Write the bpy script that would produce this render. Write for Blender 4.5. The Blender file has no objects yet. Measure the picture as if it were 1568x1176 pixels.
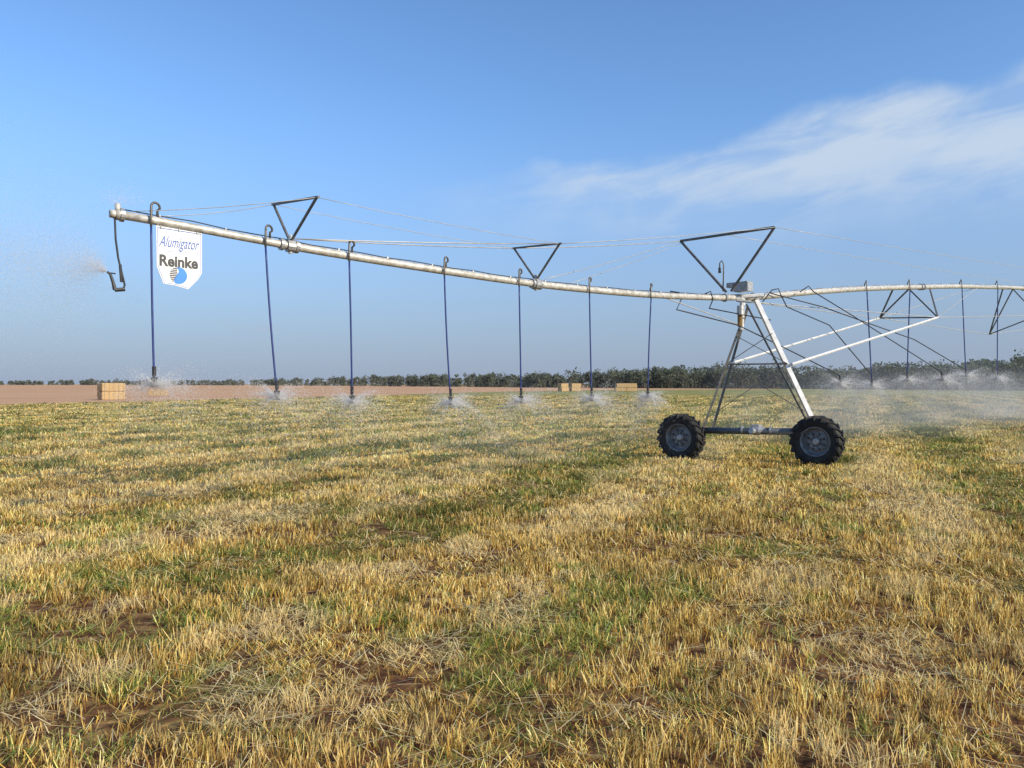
import bpy, math, random
import numpy as np
from mathutils import Vector, Matrix
random.seed(7); rng=np.random.default_rng(11)
scene=bpy.context.scene
C=scene.collection
H=1.65; F=1176.0
def P(px,py,D): return Vector(((px-784)/F*D, D, H+(588-py)/F*D))
PX,PY=4.8,16.3
pd=Vector((.76,.65,0)); pe=Vector((.65,-.76,0))
def s_of(px):
    k=(px-784)/F
    return (PY*k-PX)/(pd.x-pd.y*k)
def along(px,py):
    s=s_of(px); D=PY+pd.y*s
    return P(px,py,D)
def perp(s,px,py):
    x0=PX+pd.x*s; y0=PY+pd.y*s; k=(px-784)/F
    a=(k*y0-x0)/(pe.x-pe.y*k)
    return P(px,py,y0+pe.y*a)
_s=[-12.02,-10.07,-7.66,-5.81,-2.97,0.1,3.46,5.74,8.38,12.25,18.6,24,34,42,48,51]
_z=[3.54,3.40,3.315,3.27,3.31,3.47,3.89,4.14,4.39,4.74,5.2,5.35,5.1,4.3,3.5,3.45]
# ---------------------------------------------------------------- materials
def new_mat(name):
    m=bpy.data.materials.new(name); m.use_nodes=True
    nt=m.node_tree; nt.nodes.clear()
    o=nt.nodes.new('ShaderNodeOutputMaterial')
    return m,nt,o
def noisy(name,c1,c2,scale=8,rough=.6,metal=0,bump=0,detail=6,stretch=None):
    m,nt,o=new_mat(name); N=nt.nodes; L=nt.links
    b=N.new('ShaderNodeBsdfPrincipled'); b.inputs['Roughness'].default_value=rough; b.inputs['Metallic'].default_value=metal
    tc=N.new('ShaderNodeTexCoord'); n=N.new('ShaderNodeTexNoise'); n.inputs['Scale'].default_value=scale; n.inputs['Detail'].default_value=detail
    src=tc.outputs['Object']
    if stretch:
        mp=N.new('ShaderNodeMapping'); mp.inputs['Scale'].default_value=stretch; L.new(src,mp.inputs[0]); src=mp.outputs[0]
    L.new(src,n.inputs['Vector'])
    r=N.new('ShaderNodeValToRGB'); r.color_ramp.elements[0].position=.35; r.color_ramp.elements[1].position=.65
    r.color_ramp.elements[0].color=(*c1,1); r.color_ramp.elements[1].color=(*c2,1)
    L.new(n.outputs['Fac'],r.inputs[0]); L.new(r.outputs[0],b.inputs['Base Color'])
    if bump:
        bp=N.new('ShaderNodeBump'); bp.inputs['Strength'].default_value=bump; L.new(n.outputs['Fac'],bp.inputs['Height']); L.new(bp.outputs[0],b.inputs['Normal'])
    L.new(b.outputs[0],o.inputs[0]); return m
M_pipe=noisy('weathered_aluminium',(.66,.63,.56),(.40,.37,.30),14,.42,.2,.1)
M_galv=noisy('galvanised_steel',(.50,.50,.48),(.34,.34,.33),20,.45,.5,.05)
M_white=noisy('bright_aluminium',(.78,.77,.73),(.6,.59,.55),10,.4,.15)
M_dark=noisy('dark_steel',(.10,.095,.085),(.19,.17,.14),12,.5,.4)
M_beam=noisy('beam_steel',(.08,.095,.11),(.13,.14,.15),9,.5,.4)
M_wire=noisy('cable_steel',(.55,.53,.48),(.4,.38,.34),5,.5,.3)
M_hose=noisy('blue_hose',(.012,.028,.14),(.025,.045,.2),10,.45)
M_black=noisy('black_plastic',(.012,.012,.014),(.03,.03,.03),10,.5)
M_rub=noisy('tire_rubber',(.008,.008,.009),(.026,.024,.02),9,.75,0,.2)
M_rim=noisy('wheel_rim_steel',(.24,.25,.26),(.14,.145,.15),9,.5,.4,.05)
M_sign=noisy('sign_white',(.80,.80,.79),(.74,.74,.73),6,.5)
M_sblk=noisy('sign_black',(.02,.02,.022),(.03,.03,.03),6,.5)
M_sblu=noisy('sign_blue',(.02,.2,.62),(.03,.23,.66),6,.5)
M_sblu2=noisy('sign_dark_blue',(.02,.10,.36),(.03,.11,.4),6,.5)
M_bale=noisy('baled_straw',(.52,.36,.17),(.34,.22,.10),3,.9,0,.6,stretch=(1,1,6))
# ---------------------------------------------------------------- helpers
def empty(name,loc=(0,0,0)):
    e=bpy.data.objects.new(name,None); e.empty_display_size=.3; e.location=loc; C.objects.link(e); return e
def add(name,verts,faces,mat,parent=None,smooth=False):
    me=bpy.data.meshes.new(name); me.from_pydata([tuple(v) for v in verts],[],faces)
    me.materials.append(mat)
    if smooth: me.polygons.foreach_set('use_smooth',[True]*len(me.polygons))
    me.update(); o=bpy.data.objects.new(name,me); C.objects.link(o)
    if parent:
        o.parent=parent; o.matrix_parent_inverse=Matrix.Translation(parent.location).inverted()
    return o
class MB:
    def __init__(s): s.v=[]; s.f=[]
    def tube(s,pts,r,n=8,cap=True):
        pts=[Vector(p) for p in pts]; rs=r if isinstance(r,(list,tuple)) else [r]*len(pts)
        base=len(s.v); up=None
        for i,p in enumerate(pts):
            t=(pts[min(i+1,len(pts)-1)]-pts[max(i-1,0)]).normalized()
            if up is None:
                up=Vector((0,0,1)) if abs(t.z)<.9 else Vector((1,0,0))
            u2=up-t*up.dot(t)
            if u2.length<1e-3: u2=Vector((1,0,0))-t*t.x
            u2.normalize(); up=u2; a=t.cross(u2)
            for j in range(n):
                an=2*math.pi*j/n+math.pi/n
                s.v.append(p+(u2*math.cos(an)+a*math.sin(an))*rs[i])
        for i in range(len(pts)-1):
            for j in range(n):
                q=base+i*n; k=(j+1)%n
                s.f.append((q+j,q+k,q+n+k,q+n+j))
        if cap:
            s.f.append(tuple(base+j for j in range(n))[::-1]); q=base+(len(pts)-1)*n
            s.f.append(tuple(q+j for j in range(n)))
    def box(s,c,X,Y,Z,h):
        b=len(s.v); c=Vector(c)
        for sx in(-1,1):
            for sy in(-1,1):
                for sz in(-1,1): s.v.append(c+X*h[0]*sx+Y*h[1]*sy+Z*h[2]*sz)
        for q in((0,1,3,2),(4,6,7,5),(0,4,5,1),(2,3,7,6),(0,2,6,4),(1,5,7,3)): s.f.append(tuple(b+i for i in q))
    def lathe(s,prof,O,A,U,V,n=48):
        b=len(s.v)
        for i in range(n):
            an=2*math.pi*i/n; d=U*math.cos(an)+V*math.sin(an)
            for r,w in prof: s.v.append(O+d*r+A*w)
        m=len(prof)
        for i in range(n):
            for j in range(m-1):
                k=(i+1)%n; s.f.append((b+i*m+j,b+i*m+j+1,b+k*m+j+1,b+k*m+j))
    def obj(s,name,mat,parent=None,smooth=False): return add(name,s.v,s.f,mat,parent,smooth)
Zv=Vector((0,0,1))
# ================================================================ irrigation machine
piv=empty('center_pivot_irrigation_machine',(PX,PY,0))
ss=list(np.linspace(-12.02,51,150)); 
def rad(s): return .047 if s<-10 else (.053 if s<-5.8 else (.058 if s<0 else .07))
def zsm(s):
    return sum(np.interp(s+d,_s,_z) for d in(-.9,-.45,0,.45,.9))/5
def pipe_pt(s,off=0,dz=0): return Vector((PX,PY,0))+pd*s+pe*off+Vector((0,0,float(zsm(s))+dz))
m=MB(); m.tube([pipe_pt(s) for s in ss],[rad(s) for s in ss],14); m.obj('main_pipe',M_pipe,piv,True)
m=MB()
for s in [-12,-10.15,-9.95,-5.88,-5.72,-.5,.55,9.3,9.5,18.5,18.7,28,37,47]:
    p=pipe_pt(s); m.tube([p-pd*.02,p+pd*.02],rad(s)+.028,14)
for s in np.arange(-11.6,48,.75):
    m.tube([pipe_pt(s,0,rad(s)-.01),pipe_pt(s,0,rad(s)+.022)],.016,6)
m.obj('pipe_flanges',M_galv,piv)
m=MB()
w=[pipe_pt(s,.0,.067+.008*math.sin(s*6)) for s in np.linspace(-12,48,160)]
m.tube(w,.007,5); m.obj('control_cable',M_black,piv,True)
dk=MB(); wr=MB(); wb=MB()
def V(s,l,r,rr=.018):
    A=pipe_pt(s,0,rad(s)); L=perp(s,*l); R=perp(s,*r)
    dk.tube([A,L],rr,4); dk.tube([A,R],rr,4); dk.tube([L+(L-R)*.04,R+(R-L)*.04],rr*1.05,4)
    return L,R
L1,R1=V(-10.03,(419,313),(485,302)); 
L2,R2=V(-5.8,(787,380),(857,373))
TA=P(1112,447,16.2); TL=perp(-.15,1042,369); TR=perp(-.15,1186,348)
dk.tube([TA,TL],.03,4); dk.tube([TA+pe*.12,TR],.03,4); dk.tube([TL,TR],.034,4)
for s in(-10.03,-5.8):
    A=pipe_pt(s); m2=MB(); m2.tube([A-pd*.05,A+pd*.05],rad(s)+.035,12); m2.tube([A+Zv*rad(s),A+Zv*(rad(s)+.09)],.03,8); m2.tube([A-Zv*(rad(s)+.05),A-Zv*rad(s)],.025,8); m2.obj('brace_clamp',M_galv,piv)
def wire(a,b,r=.0045,sag=.03,mb=None):
    a=Vector(a);b=Vector(b)
    (mb or wr).tube([a.lerp(b,t)-Zv*sag*4*t*(1-t) for t in np.linspace(0,1,9)],r,5)
wire(pipe_pt(-11.6,0,.06),L1); wire(pipe_pt(-11.9,0,.06),R1)
wire(R1,R2,.004); wire(L1,L2,.004)
wire(pipe_pt(-10,0,.10),L2,.008,.02); wire(pipe_pt(-10,.05,.09),R2,.008,.02)
wire(R2,TR,.006); wire(L2,TL,.008)
wire(pipe_pt(-5.6,0,.1),TL,.006); wire(pipe_pt(-5.0,0,.08),TL-Zv*.05,.005); 
wire(TR,perp(20,1640,420),.006); wire(TL.lerp(TR,.5),pipe_pt(19,-.4,.3),.006); 
chordL=[];chordR=[]
def truss(s,l,r,w=.75):
    Lb=perp(s,*l) if l else pipe_pt(s,-w,-1.05); Rb=perp(s,*r) if r else pipe_pt(s,w,-1.05)
    for q in(Lb,Rb):
        dk.tube([pipe_pt(s-.05,0,-.05),q],.025,4)
    dk.tube([Lb,Rb],.025,4)
    dk.tube([pipe_pt(s-1.1,0,-.05),Lb],.025,4); dk.tube([pipe_pt(s+1.4,0,-.05),Rb],.025,4)
    chordL.append(Lb); chordR.append(Rb)
truss(8.6,(1347,487),(1436,486)); truss(17.4,(1515,512),None)
for s in(26,34,42): truss(s,None,None)
a0=P(1120,556,16.5); b0=P(1212,558,15.75)
ca=[a0]+chordL+[pipe_pt(47.5,-.5,-.3)]; cb=[b0]+chordR+[pipe_pt(47.5,.5,-.3)]
wb.tube([ca[0],ca[1]],.028,6); wb.tube([cb[0],cb[1]],.032,6)
for c_ in(ca,cb):
    for i in range(1,len(c_)-1): wire(c_[i],c_[i+1],.010,.0)
wire(chordL[0],pipe_pt(14),.008,0); wire(chordR[0],pipe_pt(14),.008,0)
wire(pipe_pt(.4,0,-.1),chordL[0],.010,0); wire(pipe_pt(.4,0,-.1),chordR[0],.010,0)
wire(pipe_pt(-2.4,0,-.05),P(1131,497,16.2),.010,0); 
def tower(off,par):
    lg=MB(); ld=MB(); bm=MB()
    T=lambda px,py,D: P(px,py,D)+off
    topL=T(1137,462,16.35); topR=T(1158,460,16.25)
    fl=T(1077,656,16.45); fr=T(1249,645,15.45)
    ld.tube([T(1136,492,16.3),fl],.028,4); ld.tube([T(1145,470,16.5),fl+pd*.35],.032,4)
    lg.tube([topR,fr+Vector((-.02,.1,0))],.062,4); ld.tube([T(1143,466,16.3),fr+Vector((-.14,.1,0))],.024,4)
    lg.tube([T(1122,456,16.35),T(1168,452,16.3)],.05,8)
    lg.tube([topL+Zv*.08,T(1135,505,16.3)],[.06,.05],8)
    qL=T(1111,558,16.4);qR=T(1206,557,15.8)
    ld.tube([qL,qR],.022,4)
    ld.tube([qL,T(1232,630,15.55)],.010,4); ld.tube([qR,T(1086,638,16.4)],.010,4)
    ld.tube([T(1128,515,16.3),qR],.010,4); ld.tube([T(1183,510,15.95),qL],.010,4)
    bl=T(1066,659,16.55); br=T(1230,661,15.5)
    bm.tube([bl,br],.07,12)
    for q in(bl,br): bm.tube([q-(br-bl).normalized()*.05,q+(br-bl).normalized()*.05],.095,12)
    bm.obj('base_beam',M_beam,par,True)
    g=MB(); c=T(1158,659,15.95); d=(br-bl).normalized()
    g.tube([c-d*.14,c-d*.05,c+d*.06,c+d*.17],[.075,.1,.1,.06],12); g.tube([c-Zv*.02-d*.02,c-pd*.2],.06,10)
    g.box(c+Zv*.08,d,pd,Zv,(.08,.06,.04)); g.tube([c-d*.3,c-d*.27],.09,12); g.tube([c+d*.3,c+d*.27],.09,12)
    g.obj('gear_motor',M_galv,par)
    lg.obj('tower_legs_bright',M_white,par); ld.obj('tower_legs_dark',M_dark,par)
    cb_=MB(); q=T(1138,440,16.2)
    cb_.box(q,pe,pd,Zv,(.17,.1,.09)); cb_.box(q-pe*.02+Zv*.1,pe,pd,Zv,(.18,.11,.012)); cb_.box(T(1120,437,16.4),pe,pd,Zv,(.08,.07,.05))
    cb_.obj('control_box',M_galv,par)
    k=MB(); k.tube([T(1134,468,16.1),T(1134,482,16.1)],.075,10); k.tube([T(1128,460,16.0),T(1150,462,16)],.03,8); k.obj('pipe_elbow',M_galv,par)
    dr=MB(); dr.tube([T(1133,480,16.15),T(1133,500,16.2)],.05,8)
    dr.obj('tower_socket',noisy('brass_joint',(.35,.22,.08),(.2,.13,.06),9,.5,.5),par)
def wheel(c,A,par,R=.52):
    U=Zv.copy(); W=A.cross(U).normalized()
    t=MB()
    prof=[(.27,-.12),(.30,-.135),(.36,-.158),(.42,-.16),(.46,-.145),(.478,-.11),(.484,-.05),(.486,0),(.484,.05),(.478,.11),(.46,.145),(.42,.16),(.36,.158),(.30,.135),(.27,.12)]
    t.lathe(prof,c,A,U,W,64)
    n=19
    for side in(-1,1):
        for i in range(n):
            th0=2*math.pi*(i+(.5 if side>0 else 0))/n
            st=[(th0,-.015*side,.47,R,.05),(th0+.12,.08*side,.465,R-.002,.048),(th0+.2,.15*side,.44,R-.008,.05),(th0+.225,.18*side,.40,.475,.05),(th0+.235,.168*side,.375,.40,.04)]
            b=len(t.v)
            for th,w_,r0,r1,dt in st:
                for (tt,rr) in((th-dt,r0),(th-dt*.8,r1),(th+dt*.8,r1),(th+dt,r0)):
                    t.v.append(c+(U*math.cos(tt)+W*math.sin(tt))*rr+A*w_)
            for k in range(len(st)-1):
                for j in range(4):
                    q=b+k*4; jj=(j+1)%4
                    t.f.append((q+j,q+jj,q+4+jj,q+4+j))
            t.f.append((b,b+1,b+2,b+3)); e=b+(len(st)-1)*4; t.f.append((e+3,e+2,e+1,e))
    t.obj('tire',M_rub,par)
    r=MB()
    r.lathe([(.295,-.135),(.28,-.13),(.265,-.11),(.242,-.06),(.242,.05),(.265,.11),(.28,.13),(.296,.137),(.30,.128)],c,A,U,W,48)
    r.lathe([(.242,.03),(.215,.02),(.19,.045),(.12,.05),(.10,.02),(0.001,.02)],c,A,U,W,48)
    r.lathe([(.242,.02),(.0,.01)],c,A,U,W,48)
    r.obj('wheel_rim',M_rim,par,True)
    h=MB(); h.tube([c,c+A*.09,c+A*.12],[.085,.075,.05],16); h.tube([c-A*.25,c],.07,12)
    for i in range(8):
        an=2*math.pi*i/8; q=c+(U*math.cos(an)+W*math.sin(an))*.11+A*.05
        h.tube([q,q+A*.03],.013,6)
    h.obj('wheel_hub',M_galv,par)
    hl=MB()
    for i in range(8):
        an=2*math.pi*(i+.5)/8; q=c+(U*math.cos(an)+W*math.sin(an))*.16+A*.0475
        hl.tube([q,q+A*.004],.024,12)
    hl.obj('rim_holes',M_black,par)
Z0=Vector((0,0,0))
Aw=Vector((-.62,-.785,0)).normalized()
tower(Z0,piv)
wc1=P(1251,588,15.38); wc1.z=.50; wc2=P(1043,588,16.6); wc2.z=.50
wheel(wc1,Aw,piv); wheel(wc2,Aw,piv)
off2=pd*48; off2.z=0
tower(off2,piv); wheel(wc1+off2,Aw,piv); wheel(wc2+off2,Aw,piv)
dk.obj('truss_braces',M_dark,piv); wr.obj('truss_cables',M_wire,piv,True); wb.obj('tower_struts',M_white,piv)
gn=MB()
gn.tube([P(1107,446,16.2),P(1108,415,16.2),P(1108,404,16.2),P(1105,399,16.2),P(1102,403,16.2),P(1102,416,16.2)],.014,6)
gn.tube([P(1102,410,16.2),P(1102,418,16.2)],.03,8)
hs=MB(); nz=MB(); nozzles=[]
def head(e):
    nz.tube([e+Zv*.16,e+Zv*.05],.022,8); nz.tube([e+Zv*.04,e-Zv*.01,e-Zv*.03],[.038,.032,.012],10); nz.tube([e-Zv*.06,e-Zv*.075],[.038,.042],10)
    for a in(0,2.1,4.2): nz.tube([e+Vector((math.cos(a)*.03,math.sin(a)*.03,.0)),e+Vector((math.cos(a)*.036,math.sin(a)*.036,-.06))],.005,4)
    nozzles.append(e-Zv*.05)
def drop(tx,bx,by,ty=None):
    s=s_of(tx); p=pipe_pt(s); r=rad(s); D=PY+pd.y*s
    e=P(bx,by,D-.08)
    arch=[p+Zv*r+pd*.07,p+Zv*(r+.07)+pd*.07]
    for a in np.linspace(0,math.pi,7): arch.append(p+pd*.035+Zv*(r+.09)+pd*.055*math.cos(a)+Zv*.055*math.sin(a)+pe*(.02+.07*a/math.pi))
    q=p-pd*.02+pe*(r+.035)-Zv*(r+.04)
    gn.tube(arch+[p-pd*.02+pe*(r+.03),q],.014,6)
    n=12; bow=random.uniform(-.015,.015)
    pts=[q.lerp(e,t)+pd*bow*math.sin(math.pi*t) for t in np.linspace(0,1,n)]
    hs.tube(pts,.0125 if D<17 else .017,7)
    head(e)
for a in[(231,236,583),(405,424,603),(532,539,610),(677,690,612),(791,798,610),(898,906,608),(992,992,603),(1322,1335,588),(1388,1389,580),(1468,1479,574),(1523,1527,578)]: drop(*a)
for s in (21.5,24.5,27.5,30.5,33.5,36.5,39.5,42.5,45.5):
    p=pipe_pt(s); hs.tube([p,Vector((p.x,p.y,1.8))],.0125,6); head(Vector((p.x,p.y,1.75)))
def boom(pts,nzl=True):
    q=[P(*a) for a in pts]; dk2.tube(q,.013,5)
    if nzl:
        e=q[-1]; dk2.tube([e,e-Zv*.08],.013,5); head(e-Zv*.16)
dk2=MB()
boom([(1026,446,15.2),(1040,448,15.2),(1045,455,15.1),(1036,474,15.0),(1130,498,15.9),(1190,527,16.5),(1286,575,17.2)])
boom([(1168,462,16.6),(1182,444,16.8),(1192,442,16.8),(1196,452,16.8),(1205,470,17),(1270,498,18),(1335,575,19)],False)
boom([(1225,447,17.5),(1238,438,17.5),(1246,447,17.5),(1300,480,18.4),(1442,570,20)])
boom([(1075,452,15.6),(1088,446,15.6),(1092,458,15.6),(1086,472,15.6),(1180,490,16.6)],False)
boom([(1180,449,16.9),(1260,470,18),(1400,520,20.3),(1478,566,21)],False)
dk2.obj('boom_hoses',M_black,piv,True)
gn.obj('goosenecks',M_dark,piv,True); hs.obj('drop_hoses',M_hose,piv,True); nz.obj('sprinkler_heads',M_black,piv)
eg=MB(); ep=pipe_pt(-12.02)
eg.tube([ep-pd*.03+Zv*.03,ep-pd*.1+Zv*.02,along(176,336),along(177,365),along(181,395),along(187,420),along(191,436),along(189,443),along(178,445)],.011,7)
eg.obj('end_hose',M_black,piv,True)
eg=MB(); g0=along(176,444)
eg.tube([along(191,443),g0],.022,10); eg.tube([g0,along(173,432),along(169,420)],[.022,.017,.014],8)
eg.tube([along(169,420),along(164,416)],.012,8); eg.tube([along(184,405),along(186,432)],.015,6); eg.tube([along(168,418),along(177,419)],.008,6)
eg.obj('end_sprinkler',M_black,piv)
eg=MB(); eg.tube([ep-pd*.04,ep+pd*.04],.062,12); eg.tube([ep-pd*.02-Zv*.0,ep-pd*.02+Zv*.12],.03,8); eg.tube([ep-pd*.1,ep-pd*.04],.045,10); eg.obj('pipe_end_cap',M_pipe,piv,True)
# ================================================================ sign
sign=empty('hanging_shield_sign',tuple(along(272,390)))
poly=[(239,345),(309,356),(309,418),(303,428),(288,443),(268,437),(250,434),(240,408)]
pc=[along(*a) for a in poly]
n=len(pc); vs=[p+pe*.004 for p in pc]+[p-pe*.004 for p in pc]
fs=[tuple(range(n))[::-1],tuple(range(n,2*n))]+[(i,(i+1)%n,(i+1)%n+n,i+n) for i in range(n)]
add('sign_panel',vs,fs,M_sign,sign)
cen=sum(pc,Vector())/n
b=MB()
ins=[p+(cen-p)*.045+pe*.0065 for p in pc]; ins2=[p+(cen-p)*.065+pe*.0065 for p in pc]
for i in range(n):
    j=(i+1)%n; k=len(b.v); b.v+= [ins[i],ins[j],ins2[j],ins2[i]]; b.f.append((k,k+1,k+2,k+3))
b.obj('sign_border',M_sblu2,sign)
b=MB()
for px in(246,274,302):
    t=along(px,345+(px-239)*.157)
    b.tube([t+Zv*-.03+pe*.012,t+Zv*.02+pe*.012],.008,6)
b.obj('sign_hangers',M_galv,sign)
def text(body,pxl,pxr,pyt,pyb,mat,shear=0,bold=0,d=.007):
    cu=bpy.data.curves.new('t','FONT'); cu.body=body; cu.shear=shear; cu.offset=bold; cu.size=1; cu.resolution_u=4
    o=bpy.data.objects.new('t',cu); C.objects.link(o); bpy.context.view_layer.update()
    me=bpy.data.meshes.new_from_object(o.evaluated_get(bpy.context.evaluated_depsgraph_get()))
    bpy.data.objects.remove(o)
    xs=[v.co.x for v in me.vertices]; ys=[v.co.y for v in me.vertices]
    x0,x1,y0,y1=min(xs),max(xs),min(ys),max(ys)
    A=along(pxl,pyb); B=along(pxr,pyb); hh=(pyb-pyt)/F*A.y; ln=(Vector((B.x,B.y,0))-Vector((A.x,A.y,0))).length
    for v in me.vertices:
        fx=(v.co.x-x0)/(x1-x0)*ln; fy=(v.co.y-y0)/(y1-y0)*hh
        v.co=A+pd*fx+Zv*(fy)+pe*d
    me.materials.clear(); me.materials.append(mat)
    ob=bpy.data.objects.new('sign_lettering',me); C.objects.link(ob); ob.parent=sign; ob.matrix_parent_inverse=Matrix.Translation(sign.location).inverted()
text('Alumigator',243,305,360,382,M_sblu2,.45,.004)
text('Reinke',244,303,389,407,M_sblk,0,.035)
b=MB(); b.tube([along(246,384)+pe*.006,along(303,388)+pe*.006],.002,4); b.obj('sign_rule',M_sblu2,sign)
lc=along(273,422)+pe*.0065; R=.098
def disc(pts,name,mat,d):
    add(name,[lc+pd*x*R+Zv*y*R+pe*d for x,y in pts],[tuple(range(len(pts)))],mat,sign)
dp=[(math.cos(a),math.sin(a)) for a in np.linspace(-2.0,1.75,24)]+[(-.05,.8),(.05,.45),(-.15,.1),(-.4,-.25),(-.5,-.6)]
disc(dp,'sign_drop_blue',M_sblu,0)
for i,y in enumerate(np.linspace(.8,-.7,8)):
    x0=-math.sqrt(max(0,1-y*y)); x1=-.12 if y>.1 else -.12-.5*(.1-y)
    if x1>x0+.05: disc([(x0,y-.05),(x1,y-.05),(x1,y+.07),(x0,y+.07)],'sign_field_line',M_sblk,0.0008)
# ================================================================ ground
def vn(x,y,seed=0):
    xi=np.floor(x);yi=np.floor(y);fx=x-xi;fy=y-yi;fx=fx*fx*(3-2*fx);fy=fy*fy*(3-2*fy)
    def h(a,b): 
        v=np.sin(a*127.1+b*311.7+seed*74.7)*43758.5453; return v-np.floor(v)
    return (h(xi,yi)*(1-fx)+h(xi+1,yi)*fx)*(1-fy)+(h(xi,yi+1)*(1-fx)+h(xi+1,yi+1)*fx)*fy
def fbm(x,y,seed=0,o=3):
    t=0;a=.5;s=0
    for i in range(o): t=t+a*vn(x*2**i,y*2**i,seed+i*13); s+=a; a*=.5
    return t/s
th=math.radians(25); dx,dy=math.sin(th),math.cos(th)
def rowc(x,y): return x*dy-y*dx, x*dx+y*dy
PER=3.4
def swath(x,y):
    u,v=rowc(x,y); wv=(fbm(u*.3,v*.2,31,3)-.5)*1.2
    return np.cos(2*np.pi*(u+wv-.15)/PER)
def track(x,y):
    u,v=rowc(x,y); wv=(fbm(u*.2,v*.3,37,2)-.5)*.4
    return np.exp(-((u+wv-1.75)/.38)**2)+.7*np.exp(-((u+wv-4.3)/.35)**2)+.25*np.exp(-((u+wv+4.7)/.4)**2)
def green_mask(x,y):
    su,sv=rowc(x,y)
    strip=fbm(su*.9,sv*.14,3); blob=fbm(x*1.1,y*1.1,9); fine=fbm(x*3.6,y*3.6,21,2)
    g=.28*strip+.34*blob+.38*fine-.045*swath(x,y)+.10*track(x,y)
    far=np.clip((y-6)/16,0,1)
    thr=.545-.075*far
    return np.clip((g-thr)/.10+.20+.22*far,.08,.97)
def straw_mask(x,y):
    u,v=rowc(x,y)
    return np.clip((.35*fbm(u*1.3+5,v*.2,91,2)+.65*fbm(x*2.1,y*2.1,15)+.09*swath(x,y)-.12*track(x,y)-.54)*8,0,1)
m_g,nt,o=new_mat('stubble_soil'); N=nt.nodes; L=nt.links
geo=N.new('ShaderNodeNewGeometry')
def mapn(scale,rotz,src):
    mp=N.new('ShaderNodeMapping'); mp.vector_type='POINT'; mp.inputs['Rotation'].default_value=(0,0,rotz); mp.inputs['Scale'].default_value=scale; L.new(src,mp.inputs[0]); return mp.outputs[0]
def noise(src,scale,det=5):
    n_=N.new('ShaderNodeTexNoise'); n_.inputs['Scale'].default_value=scale; n_.inputs['Detail'].default_value=det; L.new(src,n_.inputs['Vector']); return n_.outputs['Fac']
def ramp(f,stops):
    r_=N.new('ShaderNodeValToRGB'); cr=r_.color_ramp
    while len(cr.elements)<len(stops): cr.elements.new(.5)
    for e,(p_,c_) in zip(cr.elements,stops): e.position=p_; e.color=(*c_,1)
    L.new(f,r_.inputs[0]); return r_.outputs[0]
def mix(f,a,b_):
    x=N.new('ShaderNodeMix'); x.data_type='RGBA'
    if isinstance(f,float): x.inputs[0].default_value=f
    else: L.new(f,x.inputs[0])
    L.new(a,x.inputs[6]); L.new(b_,x.inputs[7]); return x.outputs[2]
rot=N.new('ShaderNodeVectorRotate'); rot.rotation_type='Z_AXIS'; rot.inputs['Angle'].default_value=th; L.new(geo.outputs['Position'],rot.inputs['Vector'])
st=noise(mapn((.5,.03,1),0,rot.outputs[0]),1.0,6)
fieldc=ramp(st,[(.36,(.20,.21,.05)),(.47,(.26,.25,.07)),(.55,(.42,.34,.12)),(.66,(.29,.27,.08))])
cl=noise(mapn((1,1,1),0,geo.outputs['Position']),.9,8)
fieldc=mix(ramp(cl,[(.42,(0,0,0)),(.62,(.6,.6,.6))]),fieldc,ramp(cl,[(0,(.15,.165,.045)),(1,(.13,.15,.04))]))
soil=ramp(noise(geo.outputs['Position'],9,8),[(.35,(.08,.033,.016)),(.5,(.17,.08,.035)),(.62,(.30,.19,.07))])
sx=N.new('ShaderNodeSeparateXYZ'); L.new(geo.outputs['Position'],sx.inputs[0])
mr=N.new('ShaderNodeMapRange'); mr.inputs['From Min'].default_value=9; mr.inputs['From Max'].default_value=26; L.new(sx.outputs['Y'],mr.inputs['Value'])
col=mix(mr.outputs[0],soil,fieldc)
bs=N.new('ShaderNodeBsdfPrincipled'); bs.inputs['Roughness'].default_value=.95; bs.inputs['Specular IOR Level'].default_value=.1
L.new(col,bs.inputs['Base Color']); bp=N.new('ShaderNodeBump'); bp.inputs['Strength'].default_value=.8; bp.inputs['Distance'].default_value=.05
L.new(noise(geo.outputs['Position'],14,8),bp.inputs['Height']); L.new(bp.outputs[0],bs.inputs['Normal']); L.new(bs.outputs[0],o.inputs[0])
S=5000
add('ground',[(-S,-S,0),(S,-S,0),(S,S,0),(-S,S,0)],[(0,1,2,3)],m_g)
M_dirt=noisy('red_dirt',(.48,.245,.105),(.60,.345,.16),.02,.95,0,0,8,(1,4,1))
edge=[(-75,-40),(-39,61),(-22,100),(-8,150),(20,200),(70,235)]
add('dirt_field',[(x,y,.02) for x,y in edge]+[(110,270,.02),(110,2500,.02),(-3000,2500,.02),(-3000,-40,.02)],[tuple(range(10))[::-1]],M_dirt)
def sampleD(n,d0,d1,p):
    g=np.linspace(d0,d1,4000); w=g*np.where(g<6,1,(6/g)**p); c_=np.cumsum(w); c_/=c_[-1]
    return np.interp(rng.random(n),c_,g)
NT=100000
D=sampleD(NT,2.6,110,1.75)
X=rng.uniform(-1,1,NT)*(.74*D+1.2)
u,v=rowc(X,D); sp=.17
w_=np.clip(1-(D-10)/20,0,1)
us=np.round(u/sp)*sp+rng.normal(0,.034,NT)
u=u*(1-w_)+us*w_
X=u*dy+v*dx; Y=-u*dx+v*dy
keep=(fbm(X*1.6,Y*1.6,40)>.38)|(rng.random(NT)<.35)
exm=np.interp(Y,[e[1] for e in edge],[e[0] for e in edge])
keep&=X>exm
X=X[keep];Y=Y[keep]; Dt=np.maximum(Y,2.5); NT=len(X)
G=green_mask(X,Y); SM=straw_mask(X,Y)
k=9
tx=np.repeat(X,k);ty=np.repeat(Y,k);tg=np.repeat(G,k);td=np.repeat(Dt,k);tsm=np.repeat(SM,k)
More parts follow.
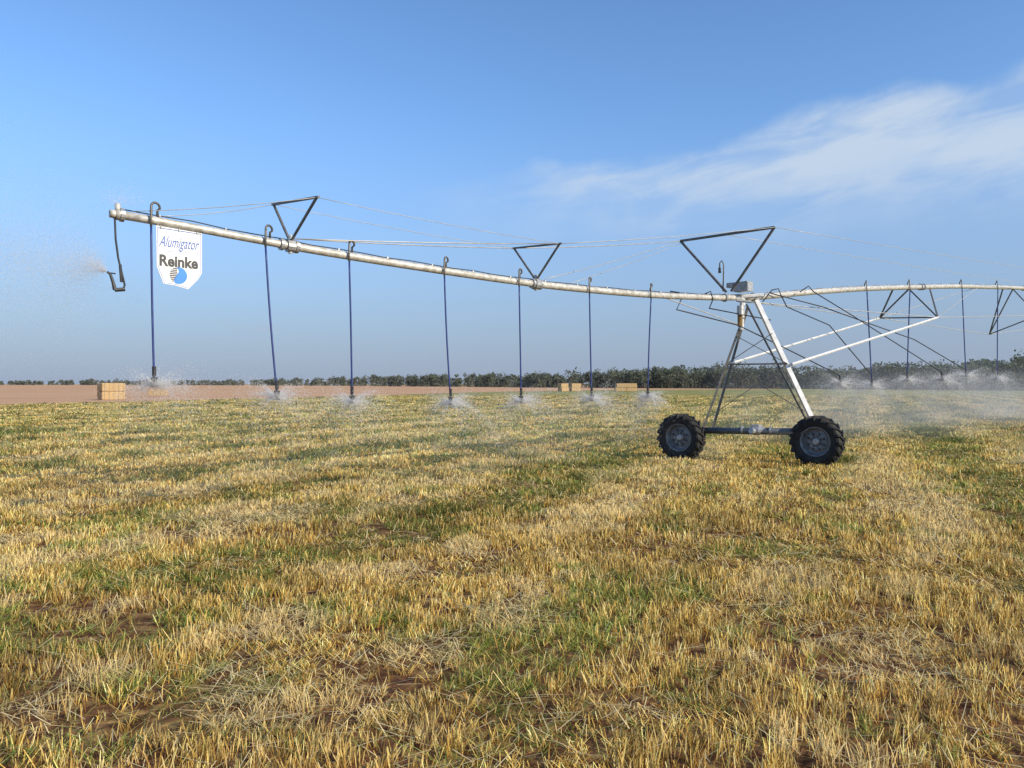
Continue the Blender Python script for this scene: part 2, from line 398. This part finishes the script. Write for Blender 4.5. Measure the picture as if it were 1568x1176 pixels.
trh=np.repeat(rng.uniform(.55,1.3,NT),k); trc=np.repeat(rng.uniform(.55,1.2,NT),k)
n=len(tx)
spread=.024*np.clip(td/6,1,8)
bx=tx+rng.normal(0,1,n)*spread; by=ty+rng.normal(0,1,n)*spread
kind=(rng.random(n)<tg*.8)
flat=np.clip((fbm(tx*1.3,ty*1.3,151)-.56)*9,0,1)
hmod=(.6+.8*fbm(tx*.9,ty*.9,77))*trh*(1-.5*flat)
farw=np.clip((td-8)/6,0,1)
tall=(fbm(tx*.7,ty*1.3,123)>.60)&(rng.random(n)<farw)
hgt=np.where(kind,rng.uniform(.04,.10,n)*(1+1.2*tall),rng.uniform(.05,.105,n))*hmod
lean=np.where(kind,.6,.24)*(1+2.2*flat)
lx=rng.normal(0,1,n)*lean; ly=rng.normal(0,1,n)*lean
wid=np.where(kind,.0044,.0054)*np.clip(td/5.5,.8,14)*rng.uniform(.65,1.35,n)
yaw=rng.uniform(-1.0,1.0,n)
r=rng.random(n)
pal=np.array([[.78,.55,.17],[.92,.72,.32],[.66,.42,.10],[.40,.22,.05],[.82,.60,.19]])
cs=pal[rng.integers(0,5,n)]*(.72+.45*r[:,None])
pg=np.array([[.20,.27,.05],[.30,.36,.08],[.14,.21,.04],[.44,.44,.12]])
cg=pg[rng.integers(0,4,n)]*(.8+.45*r[:,None])
cg=cg*(1-.45*tall[:,None])
colr=np.where(kind[:,None],cg,cs)
big=fbm(tx*.35,ty*.35,55); med=fbm(tx*2.4,ty*2.4,177,2)
uu,vv=rowc(tx,ty); strp=fbm(uu*.6+9,vv*.06,66,2)
colr*=((.36+.38*big+.38*strp+.62*med+.08*swath(tx,ty)-.12*track(tx,ty))*trc)[:,None]
colr=colr*(1-.5*tsm[:,None])+np.array([.88,.70,.36])*(.5*tsm[:,None])
NS=120000
Ds=sampleD(NS,2.6,60,1.4); Xs=rng.uniform(-1,1,NS)*(.74*Ds+1.2); Ys=Ds
kp=rng.random(NS)<np.clip(straw_mask(Xs,Ys)+.3*np.clip((fbm(Xs*1.3,Ys*1.3,151)-.56)*9,0,1),.12,1); Xs=Xs[kp];Ys=Ys[kp];NS=len(Xs)
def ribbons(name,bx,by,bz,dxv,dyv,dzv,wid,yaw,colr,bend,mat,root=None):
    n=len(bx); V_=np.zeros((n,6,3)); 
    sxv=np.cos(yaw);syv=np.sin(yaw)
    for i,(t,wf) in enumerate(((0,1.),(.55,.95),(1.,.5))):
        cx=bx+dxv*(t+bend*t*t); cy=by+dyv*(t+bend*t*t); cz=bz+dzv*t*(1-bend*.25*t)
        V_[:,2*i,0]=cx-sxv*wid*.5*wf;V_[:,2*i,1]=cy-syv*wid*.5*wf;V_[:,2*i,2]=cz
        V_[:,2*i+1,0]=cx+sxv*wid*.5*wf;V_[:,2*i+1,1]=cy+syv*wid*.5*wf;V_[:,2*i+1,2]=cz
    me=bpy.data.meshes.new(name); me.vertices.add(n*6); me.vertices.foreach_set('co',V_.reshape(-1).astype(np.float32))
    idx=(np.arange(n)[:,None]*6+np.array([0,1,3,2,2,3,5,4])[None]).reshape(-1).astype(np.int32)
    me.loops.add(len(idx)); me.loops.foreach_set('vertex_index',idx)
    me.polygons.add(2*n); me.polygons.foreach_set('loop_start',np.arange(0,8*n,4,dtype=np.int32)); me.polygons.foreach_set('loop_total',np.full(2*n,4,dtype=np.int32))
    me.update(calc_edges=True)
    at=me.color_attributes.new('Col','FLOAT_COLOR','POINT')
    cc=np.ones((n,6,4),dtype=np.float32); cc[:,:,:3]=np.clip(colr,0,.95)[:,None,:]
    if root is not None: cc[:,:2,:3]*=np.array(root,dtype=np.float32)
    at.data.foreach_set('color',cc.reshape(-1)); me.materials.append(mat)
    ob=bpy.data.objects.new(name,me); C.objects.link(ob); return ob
def leafmat(name,tr=.35):
    m_,nt,o=new_mat(name); N=nt.nodes;L=nt.links
    a=N.new('ShaderNodeAttribute'); a.attribute_name='Col'
    d=N.new('ShaderNodeBsdfPrincipled'); d.inputs['Roughness'].default_value=.7; d.inputs['Specular IOR Level'].default_value=.12
    t=N.new('ShaderNodeBsdfTranslucent'); mx=N.new('ShaderNodeMixShader'); mx.inputs[0].default_value=tr
    L.new(a.outputs['Color'],d.inputs['Base Color']);L.new(a.outputs['Color'],t.inputs[0]);L.new(d.outputs[0],mx.inputs[1]);L.new(t.outputs[0],mx.inputs[2]);L.new(mx.outputs[0],o.inputs[0]); return m_
M_st=leafmat('stubble_blades',.24)
# browner stalk feet: withered sheaths, plus shade painted into the colour for contrast
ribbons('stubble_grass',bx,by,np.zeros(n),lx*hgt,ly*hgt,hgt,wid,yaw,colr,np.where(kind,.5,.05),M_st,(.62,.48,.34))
a=rng.uniform(0,6.283,NS); ln=rng.uniform(.06,.24,NS); ds=np.maximum(Ys,3)
ribbons('loose_straw',Xs,Ys,rng.uniform(.01,.08,NS),np.cos(a)*ln,np.sin(a)*ln,rng.normal(0,.03,NS),.0052*np.clip(ds/5,.9,8),a+1.57,np.array([.93,.77,.42])*rng.uniform(.5,1.02,NS)[:,None],np.zeros(NS),M_st)
# ================================================================ tree line
tpx=[-700,0,300,600,800,1000,1200,1400,1568,2100]; 
tD=[1700,1300,980,540,350,290,262,215,188,165]
nr=np.random.default_rng(5)
TV=[];TC=[];kv=[];kf=[]
NTREE=1350
for i in range(NTREE):
    px=random.uniform(-500,2000); D0=np.interp(px,tpx,tD); D1=D0*random.choice([1,1.02,1.06,1.1,1.2])+random.uniform(-4,10)
    x=(px-784)/F*D1; hh=random.gauss(7.4,.9)*(1 if random.random()<.75 else .6)*(1+.10*math.sin(px*.013))
    rw=hh*random.uniform(.28,.48)
    b=len(kv)
    for zz,rr in((0,.2),(hh*.45,.12)):
        for j in range(4): kv.append((x+rr*math.cos(j*1.57),D1+rr*math.sin(j*1.57),zz))
    for j in range(4): kf.append((b+j,b+(j+1)%4,b+4+(j+1)%4,b+4+j))
    blobs=[]
    for q in range(random.randint(5,8)):
        an=random.uniform(0,6.28); rr=rw*random.uniform(.2,.85)
        c_=(x+rr*math.cos(an),D1+rr*math.sin(an),hh*random.uniform(.35,.86)); blobs.append((c_,rw*random.uniform(.35,.6)))
        b=len(kv); kv+=[(x-.06,D1,hh*.3),(x+.06,D1,hh*.3),(c_[0]+.04,c_[1],c_[2]),(c_[0]-.04,c_[1],c_[2])]; kf.append((b,b+1,b+2,b+3))
    blobs.append(((x,D1,hh*.2),rw*.9)); blobs.append(((x+random.uniform(-3,3),D1,hh*.15),rw*.8))
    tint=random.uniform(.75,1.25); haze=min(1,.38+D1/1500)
    for c_,br in blobs:
        q=34
        v=nr.normal(0,1,(q,3))*[1,1,.75]; v/=np.linalg.norm(v,axis=1,keepdims=True); v*=br*nr.uniform(.5,1.06,(q,1))
        p=np.array(c_)+v; sz=nr.uniform(.14,.38,(q,1))*(1+D1/800)
        A=nr.normal(0,1,(q,3));A/=np.linalg.norm(A,axis=1,keepdims=True); B=np.cross(A,nr.normal(0,1,(q,3)));B/=np.linalg.norm(B,axis=1,keepdims=True)
        TV.append(np.stack([p+A*sz,p+B*sz*.8,p-A*sz*.9,p-B*sz*.7],1))
        g=tint*nr.uniform(.7,1.3,(q,1)); TC.append(np.array([[.10,.12,.06]])*g*(1-haze*.55)+np.array([[.23,.245,.225]])*haze*.55)  # distance haze is blended into the leaf colour, stronger for farther trees
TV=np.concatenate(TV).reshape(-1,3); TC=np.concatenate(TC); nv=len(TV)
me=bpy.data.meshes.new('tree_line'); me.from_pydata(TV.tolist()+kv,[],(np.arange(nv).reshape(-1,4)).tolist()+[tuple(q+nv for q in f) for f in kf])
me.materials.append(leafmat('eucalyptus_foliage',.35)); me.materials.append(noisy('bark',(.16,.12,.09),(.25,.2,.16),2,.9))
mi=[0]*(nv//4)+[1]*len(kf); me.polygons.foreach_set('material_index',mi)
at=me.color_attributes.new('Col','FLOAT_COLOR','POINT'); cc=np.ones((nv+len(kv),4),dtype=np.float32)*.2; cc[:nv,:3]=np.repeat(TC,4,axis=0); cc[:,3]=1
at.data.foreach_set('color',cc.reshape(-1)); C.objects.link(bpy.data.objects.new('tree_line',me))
# ================================================================ bales
def bales(px,D0,layout,yaw,sc=1.):
    base=P(px,588,D0); base.z=0
    e=empty('hay_bale_stack',tuple(base)); X_=Vector((math.cos(yaw),math.sin(yaw),0)); Y_=Vector((-math.sin(yaw),math.cos(yaw),0))
    for ix,iz in layout:
        m=MB(); hx,hy,hz=1.2*sc,.6*sc,.44*sc
        c=base+X_*ix*hx*2.06+Zv*(hz+iz*hz*2.02+.02)+Y_*random.uniform(-.1,.1)+X_*random.uniform(-.08,.08)
        m.box(c,X_,Y_,Zv,(hx,hy,hz)); ob=m.obj('hay_bale',M_bale,e)
        bv=ob.modifiers.new('b','BEVEL'); bv.width=.09; bv.segments=3
        t=MB()
        for k_ in np.linspace(-.8,.8,5):
            q=c+X_*hx*k_
            for sg in(-1,1):
                t.box(q+Y_*hy*sg*1.005,X_,Y_,Zv,(.012,.008,hz*.9))
            t.box(q+Zv*hz*1.005,X_,Y_,Zv,(.012,hy*.9,.008))
        t.obj('bale_twine',M_dark,e)
bales(171,79,[(0,0),(0,1)],.9,.98)
bales(241,104,[(0,0)],.2,1)
bales(862,170,[(0,0),(0,1)],.8,1); bales(881,172,[(0,0),(0,1)],.4,1)
bales(958,170,[(-.5,0),(.5,0),(-.4,1),(.5,1)],.1,1)
# ================================================================ water spray
M_w,nt,o=new_mat('water_droplets'); N=nt.nodes;L=nt.links
d=N.new('ShaderNodeBsdfDiffuse'); d.inputs[0].default_value=(.97,.97,.97,1); t=N.new('ShaderNodeBsdfTranslucent'); t.inputs[0].default_value=(.97,.97,.97,1)
x1=N.new('ShaderNodeMixShader'); x1.inputs[0].default_value=.5; L.new(d.outputs[0],x1.inputs[1]);L.new(t.outputs[0],x1.inputs[2]); L.new(x1.outputs[0],o.inputs[0])
pts=[];vel=[];siz=[]
for i,nzp in enumerate(nozzles):
    near=nzp.y<28
    cnt=14000 if near else 6000
    NJ=24
    jets=rng.uniform(0,6.283,NJ); jel=rng.uniform(-.05,.9,NJ); jsp=rng.uniform(1.2,3.3,NJ)
    ji=rng.integers(0,NJ,cnt); dif=rng.random(cnt)<.6
    az=np.where(dif,rng.uniform(0,6.283,cnt),jets[ji]+rng.normal(0,.09,cnt)); el=np.where(dif,rng.uniform(-.1,.9,cnt),jel[ji]+rng.normal(0,.05,cnt))
    tt=rng.random(cnt)**1.8*.42; sp=np.where(dif,rng.uniform(.8,3.2,cnt),jsp[ji]*rng.uniform(.85,1.15,cnt))
    if i==6: sp=sp*.7
    vx=np.cos(az)*np.cos(el)*sp+.25;vy=np.sin(az)*np.cos(el)*sp;vz=np.sin(el)*sp
    dr=(1-.35*tt)
    p=np.stack([nzp.x+vx*tt*dr,nzp.y+vy*tt*dr,nzp.z+vz*tt-4.9*tt*tt],1)
    kk=p[:,2]>.05
    if i in(6,11): kk&=~((np.hypot(p[:,0]-wc2.x,p[:,1]-wc2.y)<1.6)|((p[:,2]<1.2)&(p[:,0]>nzp.x+.2)&(i==6)))
    pts.append(p[kk]); vel.append(np.stack([vx,vy,vz-9.8*tt],1)[kk]); siz.append((rng.uniform(.0008,.0019,cnt)*(1+nzp.y/20)*(1-.9*tt))[kk])
    c2=2800 if near else 1200
    if i==6: c2=700
    p=np.stack([nzp.x+rng.normal(.2,.9,c2),nzp.y+rng.normal(0,.9,c2),np.abs(nzp.z-.25+rng.normal(0,.38,c2))+.02],1)
    if i==6: p[:,0]=nzp.x+.1-np.abs(p[:,0]-nzp.x)
    pts.append(p); vel.append(np.tile([.1,0,-1.],(c2,1))); siz.append(rng.uniform(.0004,.0010,c2)*(1+nzp.y/22))
g=along(163,416); cnt=34000
az=math.radians(185)+rng.normal(0,.55,cnt); el=rng.normal(.35,.42,cnt); tt=rng.random(cnt)**.8*.6; sp=rng.uniform(.8,6,cnt)
vx=np.cos(az)*np.cos(el)*sp;vy=np.sin(az)*np.cos(el)*sp;vz=np.sin(el)*sp+.5
p=np.stack([g.x+vx*tt,g.y+vy*tt,g.z+vz*tt-3.2*tt*tt],1); pts.append(p);vel.append(np.stack([vx,vy,vz-9.8*tt],1));siz.append(rng.uniform(.0006,.0015,cnt))
cnt=24000   # broad drifting plume
p=np.stack([g.x-.75+rng.normal(0,.55,cnt),g.y+rng.normal(0,.6,cnt),g.z+.12+rng.normal(0,.33,cnt)+rng.normal(0,.05,cnt)],1)
clump=fbm(p[:,0]*2.2,p[:,2]*2.2,5,3)>rng.uniform(.3,.65,cnt); p=p[clump&(p[:,0]<g.x+.05)]
pts.append(p); vel.append(np.tile([-.5,0,-.8],(len(p),1))); siz.append(rng.uniform(.0007,.0017,len(p)))
cnt=1500
jj=rng.integers(0,5,cnt); az=math.radians(190)+rng.normal(0,.15,cnt); el=np.array([.0,.12,.35,.6,.85])[jj]+rng.normal(0,.05,cnt); tt=rng.random(cnt)**1.6*.09; sp=5
vx=np.cos(az)*np.cos(el)*sp;vy=np.sin(az)*np.cos(el)*sp;vz=np.sin(el)*sp
pts.append(np.stack([g.x+vx*tt,g.y+vy*tt,g.z+vz*tt-4.9*tt*tt],1));vel.append(np.stack([vx,vy,vz],1));siz.append(rng.uniform(.0006,.0013,cnt))
g=pipe_pt(-12.0,0,.12); cnt=600
p=np.stack([g.x+rng.normal(0,.12,cnt),g.y+rng.normal(0,.1,cnt),g.z+np.abs(rng.normal(0,.1,cnt))],1); pts.append(p);vel.append(np.tile([.3,0,1.],(cnt,1)));siz.append(rng.uniform(.001,.002,cnt))
p=np.concatenate(pts);vl=np.concatenate(vel);sz=np.concatenate(siz)
vd=vl/np.linalg.norm(vl,axis=1,keepdims=True); a_=np.cross(vd,[0.01,0,1.]);a_/=np.maximum(np.linalg.norm(a_,axis=1,keepdims=True),1e-4); b_=np.cross(vd,a_)
n=len(p); V_=np.zeros((n,5,3)); s3=sz[:,None]
V_[:,0]=p+vd*s3*5;V_[:,1]=p-vd*s3*4
for j in range(3):
    an=j*2.094; V_[:,2+j]=p+(a_*math.cos(an)+b_*math.sin(an))*s3
me=bpy.data.meshes.new('water_spray'); me.vertices.add(n*5); me.vertices.foreach_set('co',V_.reshape(-1).astype(np.float32))
F_=np.array([0,2,3,0,3,4,0,4,2,1,3,2,1,4,3,1,2,4]); idx=(np.arange(n)[:,None]*5+F_[None]).reshape(-1).astype(np.int32)
me.loops.add(len(idx));me.loops.foreach_set('vertex_index',idx);me.polygons.add(6*n);me.polygons.foreach_set('loop_start',np.arange(0,18*n,3,dtype=np.int32));me.polygons.foreach_set('loop_total',np.full(6*n,3,dtype=np.int32)); me.update(calc_edges=True)
me.materials.append(M_w); C.objects.link(bpy.data.objects.new('water_spray',me))
# drifting mist: scattering volume with density falling off smoothly around the sprinkler line
def mist(s0,s1,halfw,ztop,dens,off=0):
    M_m,nt,o=new_mat('mist_volume'); N=nt.nodes; L=nt.links
    vs2=N.new('ShaderNodeVolumeScatter'); vs2.inputs['Anisotropy'].default_value=.0; vs2.inputs['Color'].default_value=(1,1,1,1)
    tc=N.new('ShaderNodeTexCoord'); s_=N.new('ShaderNodeSeparateXYZ'); L.new(tc.outputs['Object'],s_.inputs[0])
    def M(op,a,b=None):
        x=N.new('ShaderNodeMath'); x.operation=op
        for i,q in enumerate((a,b)):
            if q is None: continue
            if isinstance(q,(int,float)): x.inputs[i].default_value=q
            else: L.new(q,x.inputs[i])
        return x.outputs[0]
    def R(v,a,b):
        x=N.new('ShaderNodeMapRange'); x.interpolation_type='SMOOTHSTEP'; L.new(v,x.inputs[0]); x.inputs[1].default_value=a; x.inputs[2].default_value=b; return x.outputs[0]
    ln=(s1-s0)/2
    fx=R(M('ABSOLUTE',s_.outputs[0]),ln,ln-5); fy=R(M('ABSOLUTE',s_.outputs[1]),halfw,0.2); fz=R(s_.outputs[2],ztop,.3)
    nn=N.new('ShaderNodeTexNoise'); nn.inputs['Scale'].default_value=.45; nn.inputs['Detail'].default_value=2; L.new(tc.outputs['Object'],nn.inputs['Vector'])
    dn=M('MULTIPLY',M('MULTIPLY',M('MULTIPLY',fx,fy),fz),M('MULTIPLY',R(nn.outputs['Fac'],.3,.7),dens))
    L.new(dn,vs2.inputs['Density']); L.new(vs2.outputs[0],o.inputs['Volume'])
    m=MB(); m.box((0,0,ztop/2+.05),Vector((1,0,0)),Vector((0,1,0)),Zv,(ln,halfw,ztop/2))
    ob=m.obj('mist',M_m); c_=Vector((PX,PY,0))+pd*((s0+s1)/2)+pe*off
    ob.matrix_world=Matrix((( pd.x,-pe.x,0,c_.x),(pd.y,-pe.y,0,c_.y),(0,0,1,0),(0,0,0,1)))
mist(2,58,5,3.2,.062,-2.4)
mist(-15,1.9,3.0,2.4,.026,-3.0)
# ================================================================ sun + world + camera
saz=math.radians(125); sel=math.radians(27)
sd=Vector((math.sin(saz)*math.cos(sel),math.cos(saz)*math.cos(sel),math.sin(sel)))
sl=bpy.data.lights.new('sun','SUN'); sl.energy=5.0; sl.angle=math.radians(.5); sl.color=(1,.88,.69)
so=bpy.data.objects.new('sun',sl); so.rotation_euler=sd.to_track_quat('Z','Y').to_euler(); so.location=sd*50; C.objects.link(so)
W=bpy.data.worlds.new('World'); scene.world=W; W.use_nodes=True; nt=W.node_tree; N=nt.nodes; L=nt.links; N.clear()
sky=N.new('ShaderNodeTexSky'); sky.sky_type='NISHITA'; sky.sun_disc=False; sky.sun_elevation=sel; sky.sun_rotation=saz; sky.air_density=1.0; sky.dust_density=.6; sky.ozone_density=2.5
bg=N.new('ShaderNodeBackground'); bg.inputs[1].default_value=.14; ow=N.new('ShaderNodeOutputWorld')
tc_=N.new('ShaderNodeTexCoord'); sx=N.new('ShaderNodeSeparateXYZ'); L.new(tc_.outputs['Generated'],sx.inputs[0])
def mth(op,a,b=None,c=None):
    x=N.new('ShaderNodeMath'); x.operation=op
    for i,q in enumerate((a,b,c)):
        if q is None: continue
        if isinstance(q,(int,float)): x.inputs[i].default_value=q
        else: L.new(q,x.inputs[i])
    return x.outputs[0]
def mrg(v,a,b,c=0,d=1,smooth=True):
    x=N.new('ShaderNodeMapRange'); x.interpolation_type='SMOOTHSTEP' if smooth else 'LINEAR'
    for i,q in enumerate((v,a,b,c,d)):
        if isinstance(q,(int,float)): x.inputs[i].default_value=q
        else: L.new(q,x.inputs[i])
    return x.outputs[0]
az=mth('ARCTAN2',sx.outputs[0],sx.outputs[1]); el=mth('ARCSINE',sx.outputs[2])
def skynoise(ax,ay,scale,det,shear,dist=0.,rough=.55):
    cb=N.new('ShaderNodeCombineXYZ'); L.new(mth('MULTIPLY',az,ax),cb.inputs[0]); L.new(mth('MULTIPLY',mth('SUBTRACT',el,mth('MULTIPLY',az,shear)),ay),cb.inputs[1])
    n_=N.new('ShaderNodeTexNoise'); n_.inputs['Scale'].default_value=scale;n_.inputs['Detail'].default_value=det;n_.inputs['Distortion'].default_value=dist;n_.inputs['Roughness'].default_value=rough; L.new(cb.outputs[0],n_.inputs['Vector']); return n_.outputs['Fac']
wob=skynoise(1,1,5,6,0); wisp=skynoise(1,5,3.2,8,.13,.6); wisp2=skynoise(1,3,8,6,.2,.8)
w0=mth('MULTIPLY',mth('SUBTRACT',wob,.5),.10)
top=mth('ADD',mth('MULTIPLY_ADD',az,.125,.268),w0)
bot=mth('ADD',mth('MULTIPLY_ADD',az,.0,.205),w0)
mt=mrg(mth('SUBTRACT',top,el),-.008,.022); mb_=mrg(mth('SUBTRACT',el,bot),-.05,.06)
ml=mrg(az,-.16,.18); mr_=mrg(az,1.3,.8)
mk=mth('MULTIPLY',mth('MULTIPLY',mt,mb_),mth('MULTIPLY',ml,mr_))
mk=mth('MULTIPLY',mk,mrg(mth('ADD',mth('MULTIPLY',wisp,.6),mth('MULTIPLY',wisp2,.4)),.38,.60,.25,1))
pf=mth('MULTIPLY',mrg(skynoise(1,3.5,7,4,0),.62,.72),mth('MULTIPLY',mrg(el,.05,.08),mrg(el,.14,.10)))
tint=N.new('ShaderNodeMix'); tint.data_type='RGBA'; tint.blend_type='MULTIPLY'; tint.inputs[0].default_value=1; L.new(sky.outputs[0],tint.inputs[6]); tint.inputs[7].default_value=(1.0,1.25,1.5,1)
hz=N.new('ShaderNodeMix'); hz.data_type='RGBA'; L.new(mrg(el,.36,-.02,0,.9),hz.inputs[0]); L.new(tint.outputs[2],hz.inputs[6]); hz.inputs[7].default_value=(2.05,2.5,3.6,1)
cm=N.new('ShaderNodeMix'); cm.data_type='RGBA'; L.new(mth('MULTIPLY',mk,.8),cm.inputs[0]); L.new(hz.outputs[2],cm.inputs[6]); cm.inputs[7].default_value=(4.4,5.1,5.9,1)
c2=N.new('ShaderNodeMix'); c2.data_type='RGBA'; L.new(mth('MULTIPLY',pf,.25),c2.inputs[0]); L.new(cm.outputs[2],c2.inputs[6]); c2.inputs[7].default_value=(3.6,3.2,3.8,1)
L.new(c2.outputs[2],bg.inputs[0]); L.new(bg.outputs[0],ow.inputs[0])
cam=bpy.data.cameras.new('camera'); cam.lens=27; cam.sensor_width=36; cam.clip_end=8000; cam.clip_start=.05
co=bpy.data.objects.new('camera',cam); co.location=(0,0,H); co.rotation_euler=(math.pi/2,0,0); C.objects.link(co); scene.camera=co
scene.view_settings.view_transform='Standard'; scene.view_settings.look='None'; scene.view_settings.exposure=0
